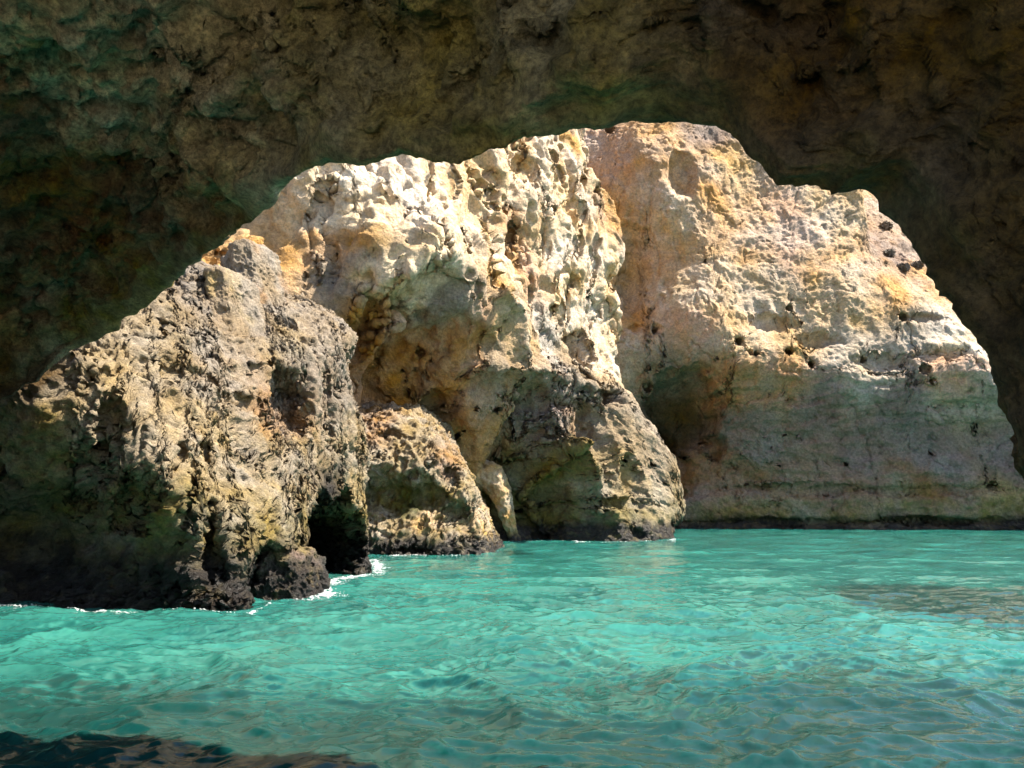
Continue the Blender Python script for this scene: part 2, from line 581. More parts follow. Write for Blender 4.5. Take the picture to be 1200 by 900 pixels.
# ================================================================== right cliff
D = Relief((0, 52), (1, 0), [
    W(700, 55), W(790, 54.2), W(850, 53), W(950, 52), W(1050, 51), W(1200, 50), W(850, 53, -1.5), W(1200, 50, -1.5),
    at(820, 590, 53.3), at(1000, 590, 51.4), at(1150, 590, 50.2), at(850, 540, 54.2), at(950, 530, 52.9), at(1050, 520, 52.3), at(1150, 500, 51.2),
    at(860, 440, 52), at(900, 420, 51.5), at(1000, 430, 51.2), at(1100, 440, 50.3), at(1150, 430, 49.8),
    at(900, 385, 52.5), at(980, 400, 52.2), at(1050, 390, 52), at(1100, 395, 51.3), at(800, 350, 53), at(850, 320, 53.4), at(900, 300, 53.6),
    at(1000, 330, 53.0), at(1080, 350, 52.6), at(1130, 390, 51.5), at(760, 180, 53.8), at(740, 250, 54.6), at(740, 330, 56),
    at(790, 270, 54), at(850, 180, 55.6), at(860, 250, 54.8), at(930, 240, 55), at(1000, 240, 55.2), at(1000, 300, 54.4),
    at(1080, 335, 55), at(710, 180, 56), at(720, 400, 54.8), at(760, 420, 54), at(790, 470, 55.5), at(830, 480, 54.5), at(800, 560, 55),
    (0, 57, 0), (0, 57, 15), (0, 58, 30), (-6, 60, 10), (44, 46, 0), (44, 46, 10), (46, 50, 25), (20, 57, 32), (40, 52, 32)], 0.003)
D.grid(2.0, 44.0, -1.2, 34.0, 0.07)
D.carve(800, 485, 44, 52, 3.2, 0.25, 0.2)
D.carve(785, 540, 24, 44, 1.5, 0.3)
D.carve(850, 560, 60, 26, 0.6, 0.4, 0.5)
D.carve(930, 575, 90, 8, 0.5, 0.4, 0.6)
D.carve(1090, 575, 90, 7, 0.4, 0.4, 0.6)
D.carve(950, 612, 190, 5, 0.5, 0.4, 0.6)
D.carve(1120, 611, 90, 5, 0.5, 0.4, 0.6)
D.carve(840, 525, 10, 16, 1.4)
D.carve(800, 203, 17, 24, 1.1, 0.15, 0.5)
D.carve(742, 330, 18, 60, 1.2, 0.25, 0.6)
for x, y, r in ((866, 400, 6), (925, 412, 5), (952, 428, 5), (1060, 372, 6), (1085, 432, 6), (1093, 446, 3), (1113, 420, 4), (880, 413, 2.5),
                (887, 414, 2.5), (770, 385, 6), (1145, 425, 4), (760, 455, 5), (925, 360, 3), (715, 150, 4), (1015, 420, 3), (1165, 570, 5)):
    D.carve(x, y, r, r * 0.9, 1.4, 0.3)
for x, y, rx, ry in ((905, 378, 28, 9), (1030, 425, 40, 12), (960, 400, 26, 10), (1110, 415, 36, 8), (1085, 372, 22, 5)):
    D.carve(x, y, rx, ry, 0.55, 0.4, 0.6)
D.roll_top([('', -2, 29.5), (780, 128), (830, 134), (860, 150), (905, 150), (1000, 180), (1010, 226), (1016, 262), (1024, 294), (1060, 314),
            (1100, 322), (1200, 340), ('', 50, 19)], 0.3, 2.2, 0.3, [.9, .9, .9, .9, .9, .9, 1.0, 1.0, 1.0, 1.0, 1.0, 1.2, 1.2])
D.even()
PD = D.points()
up = sstep(9.0, 13.0, PD[..., 2])
PD = push(PD, fbm(PD / np.array([4, 4, 5.]), 3) * 0.4, 1)
PD = push(PD, ridged(PD / np.array([1.8, 1.8, 3.0]) + 4, 4) * 0.09, 1)
PD = push(PD, -cracks(PD / np.array([2.6, 2.6, 4.0]) + fbm(PD / 1.5, 3)[..., None] * 0.6, 0.04) * 0.14, 1)
PD = push(PD, fbm(PD / 0.9, 5, 0.66) * 0.13, 1)
PD = push(PD, fbm(PD / np.array([5., 5., 0.7]) + 8, 3) * 0.12 * (1 - up), 1)
PD = karst(PD, 1, 0.06, 0, 0.02, 0.028, 2.2, 1.1, 0.9, 0.17)
PD = push(PD, ridged(PD / np.array([6.0, 6.0, 1.1]) + fbm(PD / 3.0, 2)[..., None] * 0.4, 2) * 0.10 * (1 - 0.8 * up), 1)
CD = D.paint([(760, 170, 'orange'), (720, 180, 'pink'), (750, 240, 'orange'), (800, 180, 'orange'), (770, 300, 'orange'), (740, 320, 'sand'), (790, 250, 'pcream'),
              (830, 155, 'purple'), (860, 200, 'sand'), (840, 260, 'peach'), (830, 220, 'orange'), (870, 300, 'peach'), (960, 300, 'peach'), (890, 250, 'peach'), (930, 290, 'pink'), (925, 250, 'pink'), (960, 240, 'pcream'),
              (1000, 250, 'pcream'), (1040, 270, 'purple'), (1060, 300, 'purple'), (1080, 330, 'orange'), (1040, 330, 'orange'), (990, 320, 'sand'), (1000, 350, 'sand'),
              (900, 330, 'sand'), (860, 320, 'pcream'), (950, 350, 'pcream'), (820, 340, 'pcream'), (800, 380, 'pink'), (760, 380, 'orange'), (740, 420, 'lgrey'),
              (880, 390, 'pcream'), (940, 400, 'sand'), (1000, 400, 'lgrey'), (1080, 380, 'lgrey'), (1130, 400, 'white'), (1020, 440, 'lgrey'), (1120, 440, 'pink'),
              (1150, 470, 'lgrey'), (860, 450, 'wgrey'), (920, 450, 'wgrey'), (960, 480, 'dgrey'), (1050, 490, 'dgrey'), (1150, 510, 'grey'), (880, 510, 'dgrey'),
              (1000, 530, 'dgrey'), (1100, 530, 'dgrey'), (1180, 540, 'dgrey'), (780, 440, 'grey'), (800, 480, 'cbrown'), (790, 510, 'cbrown'), (815, 500, 'cbrown'), (780, 470, 'cbrown'), (820, 540, 'wbrown2'), (880, 570, 'wbrown2'),  # dark brown paints shade into the hollow at the cliff's left foot
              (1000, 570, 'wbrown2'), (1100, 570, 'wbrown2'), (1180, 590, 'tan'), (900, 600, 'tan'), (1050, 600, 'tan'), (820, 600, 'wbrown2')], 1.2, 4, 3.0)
CD = CD * (1 + 0.20 * fbm(PD / 1.0, 4))[..., None]
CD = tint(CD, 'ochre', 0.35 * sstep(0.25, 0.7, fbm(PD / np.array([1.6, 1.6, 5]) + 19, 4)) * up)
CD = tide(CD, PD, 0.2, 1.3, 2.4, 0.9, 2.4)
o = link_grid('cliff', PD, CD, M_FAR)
o['label'] = 'far pale cliff streaked orange above and grey below, rising behind the brown headland'
o['category'] = 'cliff'

# ================================================================== rock arch (roof and legs of the cave mouth)
LIP = [(-260, 900, 11.8), (-220, 760, 12.0), (-160, 660, 12.2), (-100, 590, 12.4), (-50, 530, 12.5), (-10, 487, 12.5), (25, 455, 12.6), (44, 440, 12.6), (60, 427, 12.6), (85, 413, 12.6), (110, 400, 12.4), (135, 385, 12.2), (160, 365, 12.0),
       (185, 345, 11.7), (205, 327, 11.5), (225, 311, 11.3), (240, 298, 11.0), (262, 280, 10.7), (290, 262, 10.4), (310, 247, 10.1), (330, 225, 9.9),
       (345, 210, 9.7), (365, 198, 9.5), (385, 190, 9.3), (410, 193, 9.1), (440, 192, 8.9), (470, 180, 8.7), (490, 182, 8.6), (510, 190, 8.5),
       (540, 190, 8.3), (560, 178, 8.2), (590, 170, 8.0), (620, 160, 7.9), (650, 157, 7.8), (670, 152, 7.7), (690, 149, 7.65), (715, 151, 7.6),
       (745, 142, 7.5), (770, 141, 7.4), (800, 143, 7.3), (830, 147, 7.2), (855, 157, 7.1), (870, 170, 7.05), (880, 183, 7.0), (895, 198, 6.95),
       (915, 212, 6.9), (935, 218, 6.85), (955, 219, 6.8), (975, 222, 6.75), (995, 224, 6.65), (1005, 220, 6.6), (1020, 225, 6.55), (1030, 235, 6.5),
       (1034, 248, 6.5), (1050, 262, 6.45), (1062, 275, 6.4), (1075, 298, 6.35), (1090, 318, 6.3), (1105, 340, 6.25), (1120, 360, 6.2), (1135, 385, 6.15),
       (1148, 402, 6.1), (1160, 425, 6.05), (1169, 450, 6.0), (1173, 470, 6.0), (1181, 490, 6.0), (1190, 510, 6.0), (1192, 530, 6.0),
       (1196, 552, 6.0), (1212, 580, 6.0), (1340, 610, 6.0), (1500, 700, 6.0), (1620, 960, 6.0)]
L3 = np.array([at(x, y, Y * (1 - 0.28 * float(sstep(110, 420, x)))) for x, y, Y in LIP])


def resample(P, n, w=None):
    d = np.r_[0, np.cumsum(np.linalg.norm(np.diff(P, axis=0), axis=1))]
    t = np.linspace(0, d[-1], n)
    return np.stack([np.interp(t, d, P[:, k]) for k in range(P.shape[1])], -1)


def smooth(P, k):
    for _ in range(k):
        P[1:-1] = (P[:-2] + 2 * P[1:-1] + P[2:]) / 4
    return P


NU = 900
lip = smooth(resample(L3, NU), 2)
lips = smooth(lip.copy(), 4000)
# rings: the same arch further in (towards and past the boat) and its outer face
u = np.linspace(0, 1, NU)


def ring(pts, Y):
    """cave cross-section given as (x, z) at world y"""
    P = np.array([(x, Y, z) for x, z in pts], float)
    # spread by the lip's own pacing so that threads stay straight
    return smooth(resample(P, NU), 3000)


mouth = np.array([-2.0, 0, 0.5])
rad = lips - mouth
rad[:, 1] = 0
rad /= np.linalg.norm(rad, axis=1, keepdims=True)
# just inside the lip the rock stands up as a wall that faces the boat, then vaults over it
r_in1 = lips + rad * np.array([1.0, 0, 1.35]) + np.array([0, -1.0, 0])
R4 = ring([(-11, -1), (-10.8, 1.5), (-9.6, 4.2), (-7.4, 6.0), (-4.6, 6.9), (-1.5, 7.1), (1.6, 6.8), (3.6, 5.6), (4.7, 3.8), (5.0, 1.6), (5.0, -1.2)], 3.1)
R0 = ring([(-11, -1), (-10.8, 1.5), (-9.6, 4.4), (-7.6, 6.4), (-5, 7.4), (-1.5, 7.6), (1.8, 7.2), (4.0, 6.0), (5.2, 3.9), (5.6, 1.6), (5.6, -1.2)], 1.0)
R0[:, 1] += np.interp(u, [0, 0.3, 0.6, 1], [0.2, 0.2, -0.5, -2.0])
o1 = lips + rad * 0.7 + np.array([0, 0.25, 0])
o2 = lips + rad * np.array([2.0, 0, 1.9]) + np.array([0, -0.5, 0])
o3 = lips + rad * np.array([3.6, 0, 3.4]) + np.array([0, -2.0, 0])
o4 = R0 + np.array([0, 0, 1.3])
o4[:, 0] *= 1.2
KEYS = [R0, R4, r_in1, lip, o1, o2, o3, o4]
NV = [70, 170, 290, 30, 18, 14, 14]


def catmull(p0, p1, p2, p3, t):
    t = t[None, :, None]
    p0, p1, p2, p3 = (p[:, None, :] for p in (p0, p1, p2, p3))
    return 0.5 * (2 * p1 + (p2 - p0) * t + (2 * p0 - 5 * p1 + 4 * p2 - p3) * t * t + (3 * p1 - p0 - 3 * p2 + p3) * t ** 3)


blocks, vcoord = [], []
for k in range(len(KEYS) - 1):
    p0, p1, p2, p3 = KEYS[max(k - 1, 0)], KEYS[k], KEYS[k + 1], KEYS[min(k + 2, len(KEYS) - 1)]
    t = np.linspace(0, 1, NV[k], endpoint=(k == len(KEYS) - 2))
    blocks.append(catmull(p0, p1, p2, p3, t))
    vcoord.append(k + t)
PC = np.concatenate(blocks, 1)
vc = np.concatenate(vcoord)[None, :] * np.ones((NU, 1))
dlip = np.linalg.norm(PC - lip[:, None, :], axis=-1)
near_lip = np.exp(-(dlip / 0.22) ** 2)
IL = NV[0] + NV[1] + NV[2]
S_ = -1   # which way the inside faces; checked below
nn = normals(PC)
mid = nn[NU // 2, 300]
S_ = 1 if mid[2] < 0 else -1
amp = 1 - 0.8 * near_lip
Q = PC + np.stack([fbm(PC / 0.9 + 3, 2), fbm(PC / 0.9 + 13, 2), fbm(PC / 0.9 + 23, 2)], -1) * 0.2
PC = push(PC, (fbm(Q / 1.7, 3) * 0.42 + ridged(Q / 1.1 + 3, 2) * 0.16) * amp, S_)
PC = push(PC, billow(Q / 0.62 + 3, 2) * 0.09 * amp, S_)
PC = push(PC, -cracks(Q / 0.9 + 5, 0.06) * 0.06 * amp ** 2, S_)
amp = 1 - 0.4 * near_lip
PC = push(PC, fbm(PC / 0.32, 4, 0.52) * 0.060 * amp, S_)
PC = push(PC, -(1 - sstep(0.1, 0.65, worley(PC / 0.11))) * 0.034, S_)
PC = push(PC, fbm(PC / 0.06, 2, 0.6) * 0.010, S_)
# keep the lip where it was surveyed, ragged but not shifted
PS = PC.copy()
for _ in range(30):
    PS[1:-1] = (PS[:-2] + 2 * PS[1:-1] + PS[2:]) / 4
near2 = np.exp(-(dlip / 0.20) ** 2)[..., None] * 0.9
PC = PC * (1 - near2) + PS * near2
c0 = np.array([640.0, 560.0])


def sight(P):
    v = P - CAM
    dep = v[..., 1] * cp + v[..., 2] * sp
    return 600 + FOC * v[..., 0] / dep, 450 - FOC * (v[..., 2] * cp - v[..., 1] * sp) / dep, dep


lp = np.array([(x, y) for x, y, _ in LIP if (y < 590 and x > 600) or y < 540])
lt = np.arctan2(-(lp[:, 1] - c0[1]), lp[:, 0] - c0[0])
lr = np.hypot(*(lp - c0).T)
i_ = np.argsort(lt)
NB = 1200
tb = np.linspace(lt[i_][0], lt[i_][-1], NB)
want = np.interp(tb, lt[i_], lr[i_])
jag = np.stack([tb * 16, 0 * tb, 0 * tb], -1)
want = want + sstep(2.2, 2.9, tb) * 13.0 * fbm(jag * 1.3 + 4.4, 3) + sstep(2.9, 3.0, tb) * 14.0 * fbm(jag * 3.0 + 8.4, 3) + 5.0 * fbm(jag + 0.37, 2) + 4.0 * fbm(jag * 4 + 0.53, 4, 0.7)
wgt = np.exp(-(dlip / 0.8) ** 2)
near_ = (dlip < 1.6) & (PC[..., 1] > 1.5)
for it in range(8):
    if it in (2, 5):
        PS = PC.copy()
        for _ in range(20):
            PS[1:-1] = (PS[:-2] + 2 * PS[1:-1] + PS[2:]) / 4
        n3_ = np.exp(-(dlip / 0.35) ** 2)[..., None] * 0.85
        PC = PC * (1 - n3_) + PS * n3_
    px_, py_, dep = sight(PC)
    th_ = np.arctan2(-(py_ - c0[1]), px_ - c0[0])
    rr_ = np.hypot(px_ - c0[0], py_ - c0[1])
    k_ = np.clip(((th_ - tb[0]) / (tb[1] - tb[0])).round().astype(int), 0, NB - 1)
    have = np.full(NB, 1e9)
    ok = near_ & (th_ > tb[0]) & (th_ < tb[-1])
    np.minimum.at(have, k_[ok], rr_[ok])
    good = have < 1e8
    have = np.interp(tb, tb[good], have[good])
    dr = want - have
    dr[:3] = dr[-3:] = 0
    for _ in range(3):
        dr[1:-1] = (dr[:-2] + 2 * dr[1:-1] + dr[2:]) / 4
    dr_ = np.interp(th_, tb, np.clip(dr, -45, 45), left=0, right=0) * wgt * np.clip(dep, 0, 20) / FOC
    PC = PC + np.stack([np.cos(th_) * dr_, 0 * dr_, np.sin(th_) * dr_], -1)
cc = np.zeros(PC.shape)
den = np.zeros(PC.shape[:2])
wp = PC + np.stack([fbm(PC / 0.9 + 50, 4), fbm(PC / 0.9 + 60, 4), fbm(PC / 0.9 + 70, 4)], -1) * 0.5
for x, y, Y, c in ((250, 60, 7, 'cgrey'), (120, 100, 8, 'cgrey'), (360, 70, 7, 'cgreen'), (200, 150, 9, 'cgreen'), (500, 60, 6.5, 'cgreen'), (450, 130, 7.5, 'cgreen'),  # light put into the roof colour: pale upper left, dark lip and right
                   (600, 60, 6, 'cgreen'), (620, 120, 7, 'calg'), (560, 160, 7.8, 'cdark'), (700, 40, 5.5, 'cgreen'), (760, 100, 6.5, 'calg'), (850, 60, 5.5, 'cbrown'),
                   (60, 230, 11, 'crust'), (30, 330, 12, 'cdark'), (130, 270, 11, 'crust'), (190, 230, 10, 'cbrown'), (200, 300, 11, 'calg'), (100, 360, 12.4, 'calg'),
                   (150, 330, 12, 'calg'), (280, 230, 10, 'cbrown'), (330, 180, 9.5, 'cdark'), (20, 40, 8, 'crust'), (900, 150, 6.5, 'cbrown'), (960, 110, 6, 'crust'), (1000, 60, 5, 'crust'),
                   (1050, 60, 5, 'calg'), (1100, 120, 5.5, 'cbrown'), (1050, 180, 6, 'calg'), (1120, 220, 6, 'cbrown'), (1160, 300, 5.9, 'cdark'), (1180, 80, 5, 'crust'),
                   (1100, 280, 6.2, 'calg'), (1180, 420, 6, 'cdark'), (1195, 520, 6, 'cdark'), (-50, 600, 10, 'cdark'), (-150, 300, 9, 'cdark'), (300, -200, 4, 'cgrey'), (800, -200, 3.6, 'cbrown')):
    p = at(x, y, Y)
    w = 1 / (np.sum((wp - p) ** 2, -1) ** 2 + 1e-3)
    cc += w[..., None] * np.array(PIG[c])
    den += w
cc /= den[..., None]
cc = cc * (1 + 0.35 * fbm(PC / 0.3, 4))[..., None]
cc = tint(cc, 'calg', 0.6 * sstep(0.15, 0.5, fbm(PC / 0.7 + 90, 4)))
cc = tint(cc, 'ayel', 0.85 * np.exp(-(dlip / 1.1) ** 2) * sstep(-1.5, -4.0, PC[..., 0]) * sstep(3.4, 4.2, PC[..., 2]) * sstep(-0.45, 0.25, fbm(PC / 0.5 + 44, 3)))  # yellow tint paints light bounced from the sunlit rock onto the rim
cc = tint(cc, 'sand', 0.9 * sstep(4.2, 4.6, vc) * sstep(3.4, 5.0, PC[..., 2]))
cc = tint(cc, 'wet', 0.8 * sstep(4.4, 3.0, PC[..., 2] + fbm(PC / 0.7, 3) * 0.8) * sstep(-5.5, -6.5, PC[..., 0]))  # near-black tone paints shade onto the arch's low left leg
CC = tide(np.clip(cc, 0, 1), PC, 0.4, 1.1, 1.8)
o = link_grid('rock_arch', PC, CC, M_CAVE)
o['label'] = 'dark shaded rock arch of the sea cave mouth framing the sunlit cliffs and green water'
o['category'] = 'arch'


# ================================================================== free rocks
def rock(name, centre, planes, mat, pig, n=160, lobes=0.05, pits=0.06, pits2=0.03, fine=0.015, k=14.0, sc_=1.0, tidal=True, patch=None, big=0.0):
    """solid rock: rounded meeting of cut planes (normal, distance), weathered"""
    th = np.linspace(0, 2 * math.pi, 2 * n, endpoint=False)
    ph = np.linspace(0.004, math.pi - 0.004, n)
    T, Ph = np.meshgrid(th, ph, indexing='ij')
    dirs = np.stack([np.cos(T) * np.sin(Ph), np.sin(T) * np.sin(Ph), np.cos(Ph)], -1)
    inv = np.zeros(T.shape)
    for nrm, dist in planes:
        nrm = np.array(nrm, float)
        nrm /= np.linalg.norm(nrm)
        inv += np.maximum(dirs @ nrm / dist, 1e-4) ** k
    P = np.array(centre) + dirs * (inv ** (-1 / k))[..., None]
    nr = normals(P)
    sgn = 1 if np.mean(np.sum(nr * dirs, -1)) > 0 else -1
    seam = np.sin(Ph) ** 0.5

    def pushw(P, d):
        Pp = np.concatenate([P[-2:], P, P[:2]], 0)
        return P + normals(Pp)[2:-2] * (sgn * d * seam)[..., None]
    if big:
        P = pushw(P, fbm(P / (1.4 * sc_) + 3, 3) * big)
    P = pushw(P, billow(P / (0.7 * sc_), 3) * lobes)
    P = pushw(P, -(1 - sstep(0.2, 0.62, worley(P / (0.36 * sc_)))) * pits)
    P = pushw(P, -(1 - sstep(0.15, 0.6, worley(P / (0.14 * sc_)))) * pits2 + fbm(P / (0.2 * sc_), 3) * pits2)
    P = pushw(P, fbm(P / (0.07 * sc_), 2) * fine)
    col = np.ones(P.shape) * np.array(PIG[pig[0]])
    for i, c in enumerate(pig[1:]):
        col = tint(col, c, sstep(0.0, 0.4, fbm(P / (0.9 * sc_) + 20 * i, 4)))
    if patch is not None:
        col = patch(col, P)
    col = col * (1 + 0.28 * fbm(P / (0.25 * sc_), 4))[..., None]
    C_ = tide(col, P, 0.4, 1.0, 1.6) if tidal else np.concatenate([col, np.zeros(col.shape[:2] + (1,))], -1)
    return link_grid(name, P, np.clip(C_, 0, 1), mat, closed_u=True)



# block standing between the near rock and the headland
E = Relief((-5.5, 28), (1, 0.15), [
    at(435, 500, 28.9), at(480, 508, 28.6), at(520, 550, 28.0), at(445, 540, 27.5), at(500, 548, 27.3), at(548, 588, 27.4), at(530, 570, 27.5),
    at(445, 575, 28.0), at(500, 580, 27.9), at(540, 610, 27.6), at(450, 625, 27.0), at(520, 625, 27.0), W(430, 26.9), W(500, 26.7), W(566, 27.1),
    W(430, 26.9, -1), W(500, 26.7, -1), W(566, 27.1, -1), (-6.5, 27.4, 0), (-6.5, 28, 3), (-6, 29.5, 5), (0.5, 28.2, 0), (0.5, 29.5, 3)], 0.002)
E.grid(-2.2, 5.6, -0.8, 6.0, 0.024)
E.carve(460, 515, 16, 14, 0.35, 0.4)
E.carve(530, 560, 10, 14, 0.5, 0.35)
E.carve(460, 580, 26, 26, 0.22, 0.35)
E.carve(500, 583, 18, 22, 0.2, 0.35)
E.carve(533, 600, 16, 8, 0.3, 0.35)
E.carve(485, 645, 22, 5, 0.4, 0.5)
E.roll_top([('', -3, 5.2), (430, 487), (458, 484), (480, 489), (500, 500), (518, 520), (530, 540), (546, 556), (556, 572), (570, 600), ('', 6, -1)], 0.12, 2.2, 0.18)
E.roll_right([(546, 545), (552, 570), (563, 600), (568, 625), (573, 646)], 0.10, 4.0)
E.even()
PE = E.points()
PE = push(PE, fbm(PE / 1.2, 3) * 0.16, 1)
PE = push(PE, -cracks(PE / 0.9 + 4, 0.06) * 0.12, 1)
PE = push(PE, ridged(PE / np.array([0.55, 0.55, 0.8]) + 14, 3, 0.6) * 0.10, 1)
PE = push(PE, fbm(PE / 0.5 + 8, 4, 0.65) * 0.10, 1)
PE = karst(PE, 1, 0.05, 0.14, 0.04, 0.035, 1.0, 0.4, 0.35, 0.11, 0.15)
CE = E.paint([(440, 500, 'brown'), (480, 510, 'tan'), (520, 545, 'brown'), (545, 570, 'tan'), (450, 545, 'tan'), (500, 550, 'tan'), (450, 580, 'olive'),
              (480, 590, 'algae'), (510, 580, 'olive'), (540, 605, 'tan'), (555, 620, 'sand'), (450, 615, 'tan'), (500, 620, 'sand'), (540, 635, 'lgrey'), (450, 635, 'lgrey'), (500, 640, 'purple'), (470, 650, 'wet')], 0.3, 4, 0.5)
CE = CE * (1 + 0.28 * fbm(PE / 0.3, 4))[..., None]
CE = tide(CE, PE, 0.3, 0.8, 1.0, 0.4, 0.5)
isl = link_grid('sea_rock', PE, CE, M_NEAR)
label(isl, 'squat stepped tan block in the water with green algae and a purplish tide line', 'rock')

def limb(name, path, radii, mat, pig, n=140, m=120):
    """bent pillar of rock along a path of survey points"""
    P = resample(np.array(path), n)
    P = smooth(P, 40)
    r = np.interp(np.linspace(0, 1, n), np.linspace(0, 1, len(radii)), radii)
    r = r * np.sqrt(np.clip(np.linspace(0, 1, n) * 10, 0.02, 1)) * np.sqrt(np.clip(np.linspace(1, 0, n) * 10, 0.02, 1))
    T = np.gradient(P, axis=0)
    T /= np.linalg.norm(T, axis=1, keepdims=True)
    a1 = np.cross(T, np.array([0, 1.0, 0]))
    a1 /= np.linalg.norm(a1, axis=1, keepdims=True)
    a2 = np.cross(T, a1)
    th = np.linspace(0, 2 * math.pi, m, endpoint=False)
    G = P[None] + r[None, :, None] * (np.cos(th)[:, None, None] * a1[None] + np.sin(th)[:, None, None] * a2[None] * 1.15)
    out = G - P[None]
    out /= np.maximum(np.linalg.norm(out, axis=-1, keepdims=True), 1e-6)
    G = G + out * (fbm(G / 0.7, 3) * 0.16 + fbm(G / 0.22, 3, 0.6) * 0.07 - (1 - sstep(0.1, 0.6, worley(G / 0.25))) * 0.06)[..., None]
    c = tint(np.ones(G.shape) * np.array(PIG[pig[0]]), pig[1], sstep(0, 0.4, fbm(G / 0.6 + 4, 3)))
    c = c * (1 + 0.25 * fbm(G / 0.3, 4))[..., None]
    return link_grid(name, G, tide(c, G, 0.1, 0.4, 0.6), mat, closed_u=True)


slab = limb('rock_slab', [at(538, 566, 37.4), at(556, 556, 37.2), at(574, 558, 37), at(584, 574, 36.9), at(592, 596, 36.8), at(599, 618, 36.7), W(606, 36.6, -0.6)],
            [0.5, 0.75, 0.7, 0.5, 0.34, 0.30, 0.36], M_NEAR, ('sand', 'tan'))
label(slab, 'thin tan rock arm leaning down into the water between block and headland', 'rock')

s1 = rock('boulder', at(262, 350, 17.8), [((0.9, -0.35, 0.25), 0.42), ((-0.8, -0.5, -0.1), 0.42), ((0.1, -1, 0.1), 0.5), ((0, 1, 0), 0.7), ((-0.25, -0.1, 1), 0.75), ((0, 0, -1), 1.0), ((0.6, -0.2, 0.8), 0.62)],
          M_NEAR, ('grey', 'tan'), 130, 0.04, 0.04, 0.02, 0.012, 22, 0.8, tidal=False)
label(s1, 'small upright grey boulder with a brown front before the taller slab', 'boulder')
s2 = rock('boulder', at(292, 325, 19.2), [((0.9, -0.3, 0.2), 0.42), ((-0.8, -0.5, -0.1), 0.45), ((0.1, -1, 0.1), 0.5), ((0, 1, 0), 0.8), ((-0.35, -0.1, 1), 0.95), ((0, 0, -1), 1.2), ((0.6, -0.2, 0.7), 0.75)],
          M_NEAR, ('grey', 'brown'), 130, 0.05, 0.05, 0.03, 0.012, 22, 0.9, tidal=False)
label(s2, 'taller grey slab behind the small upright boulder, against the bright cliff', 'boulder')
s3 = rock('boulder', W(342, 15.7, 0.35), [((1, -0.2, 0.2), 0.42), ((-1, 0, 0.1), 0.6), ((0, -1, 0.2), 0.5), ((0, 1, 0), 0.8), ((0.1, 0, 1), 0.55), ((0, 0, -1), 1.0), ((0.7, -0.3, 0.7), 0.5)],
          M_NEAR, ('dgrey', 'wet'), 130, 0.06, 0.06, 0.04, 0.02, 6, 0.8)
label(s3, 'dark wet boulder at the waterline beside the splashing foam', 'boulder')

# ================================================================== scrub on the far clifftop
M_LEAF = bpy.data.materials.new('scrub_leaf')
M_LEAF.use_nodes = True
nt = M_LEAF.node_tree
nz = nt.nodes.new('ShaderNodeTexNoise')
nz.inputs['Scale'].default_value = 4
cr = nt.nodes.new('ShaderNodeValToRGB')
cr.color_ramp.elements[0].color = (.12, .10, .085, 1)
cr.color_ramp.elements[1].color = (.21, .18, .14, 1)
nt.links.new(nz.outputs['Fac'], cr.inputs['Fac'])
nt.links.new(cr.outputs['Color'], nt.nodes['Principled BSDF'].inputs['Base Color'])
nt.nodes['Principled BSDF'].inputs['Roughness'].default_value = 0.9


def scrub(p, r):
    n = 420
    cen = rng.normal(size=(n, 3))
    cen /= np.linalg.norm(cen, axis=1, keepdims=True)
    cen = cen * (rng.random((n, 1)) ** 0.4) * np.array([1.2, 1.0, 0.75]) * r + np.array([0, 0, 0.45 * r])
    a = rng.normal(size=(n, 3)) * 0.10
    b = rng.normal(size=(n, 3)) * 0.10
    V = np.stack([cen - a, cen + b, cen + a, cen - b], 1).reshape(-1, 3)
    me = bpy.data.meshes.new('shrub')
    me.vertices.add(len(V))
    me.vertices.foreach_set('co', V.astype(F32).ravel())
    link_faces(me, np.arange(len(V), dtype=np.int32).reshape(-1, 4))
    finish(me, None, M_LEAF)
    o = bpy.data.objects.new('shrub', me)
    o.location = p
    COL.objects.link(o)
    return o


def on_cliff(px, py):
    """foot of a plant on the far cliff's surface"""
    sel = np.stack([PD[..., 0] - CAM[0], PD[..., 1] - CAM[1], PD[..., 2] - CAM[2]], -1)
    dep = sel[..., 1] * cp + sel[..., 2] * sp
    x = 600 + FOC * sel[..., 0] / dep
    y = 450 - FOC * (-sel[..., 1] * sp + sel[..., 2] * cp) / dep
    e = (x - px) ** 2 + (y - py) ** 2 + dep * 0.02
    return PD.reshape(-1, 3)[np.argmin(e)]


SHR = [(1038, 268, 0.42, 'larger dark dry shrub uppermost on the bare clifftop slope beside the arch'),
       (1042, 300, 0.32, 'dark dry shrub in the middle of the clifftop slope row'),
       (1058, 316, 0.34, 'dark dry shrub at the lip of the orange rock below the bare slope'),
       (1075, 312, 0.30, 'small dark dry shrub nearest the arch edge above the orange rock')]
for x, y, r, t in SHR:
    label(scrub(on_cliff(x, y), r), t, 'shrub', 'dry shrubs on the far clifftop')

# ================================================================== water
ys = [-60.0, -30, -15, -8, -4, -2, -1, 0, 0.6, 1.1, 1.6]
y = 2.0
while y < 62:
    ys.append(y)
    y += max(0.012, 0.0042 * y)
ys += list(np.linspace(64, 260, 30))
ys = np.array(ys)
NX = 760
tx = np.linspace(-1, 1, NX)
tx = np.sign(tx) * (0.82 * np.abs(tx) + 0.18 * np.abs(tx) ** 5)
half = np.maximum(0.95 * np.abs(ys) + 4.0, 12)
X = tx[:, None] * half[None, :]
Y = np.ones((NX, 1)) * ys[None, :]
p2 = np.stack([X, Y, 0 * X], -1)


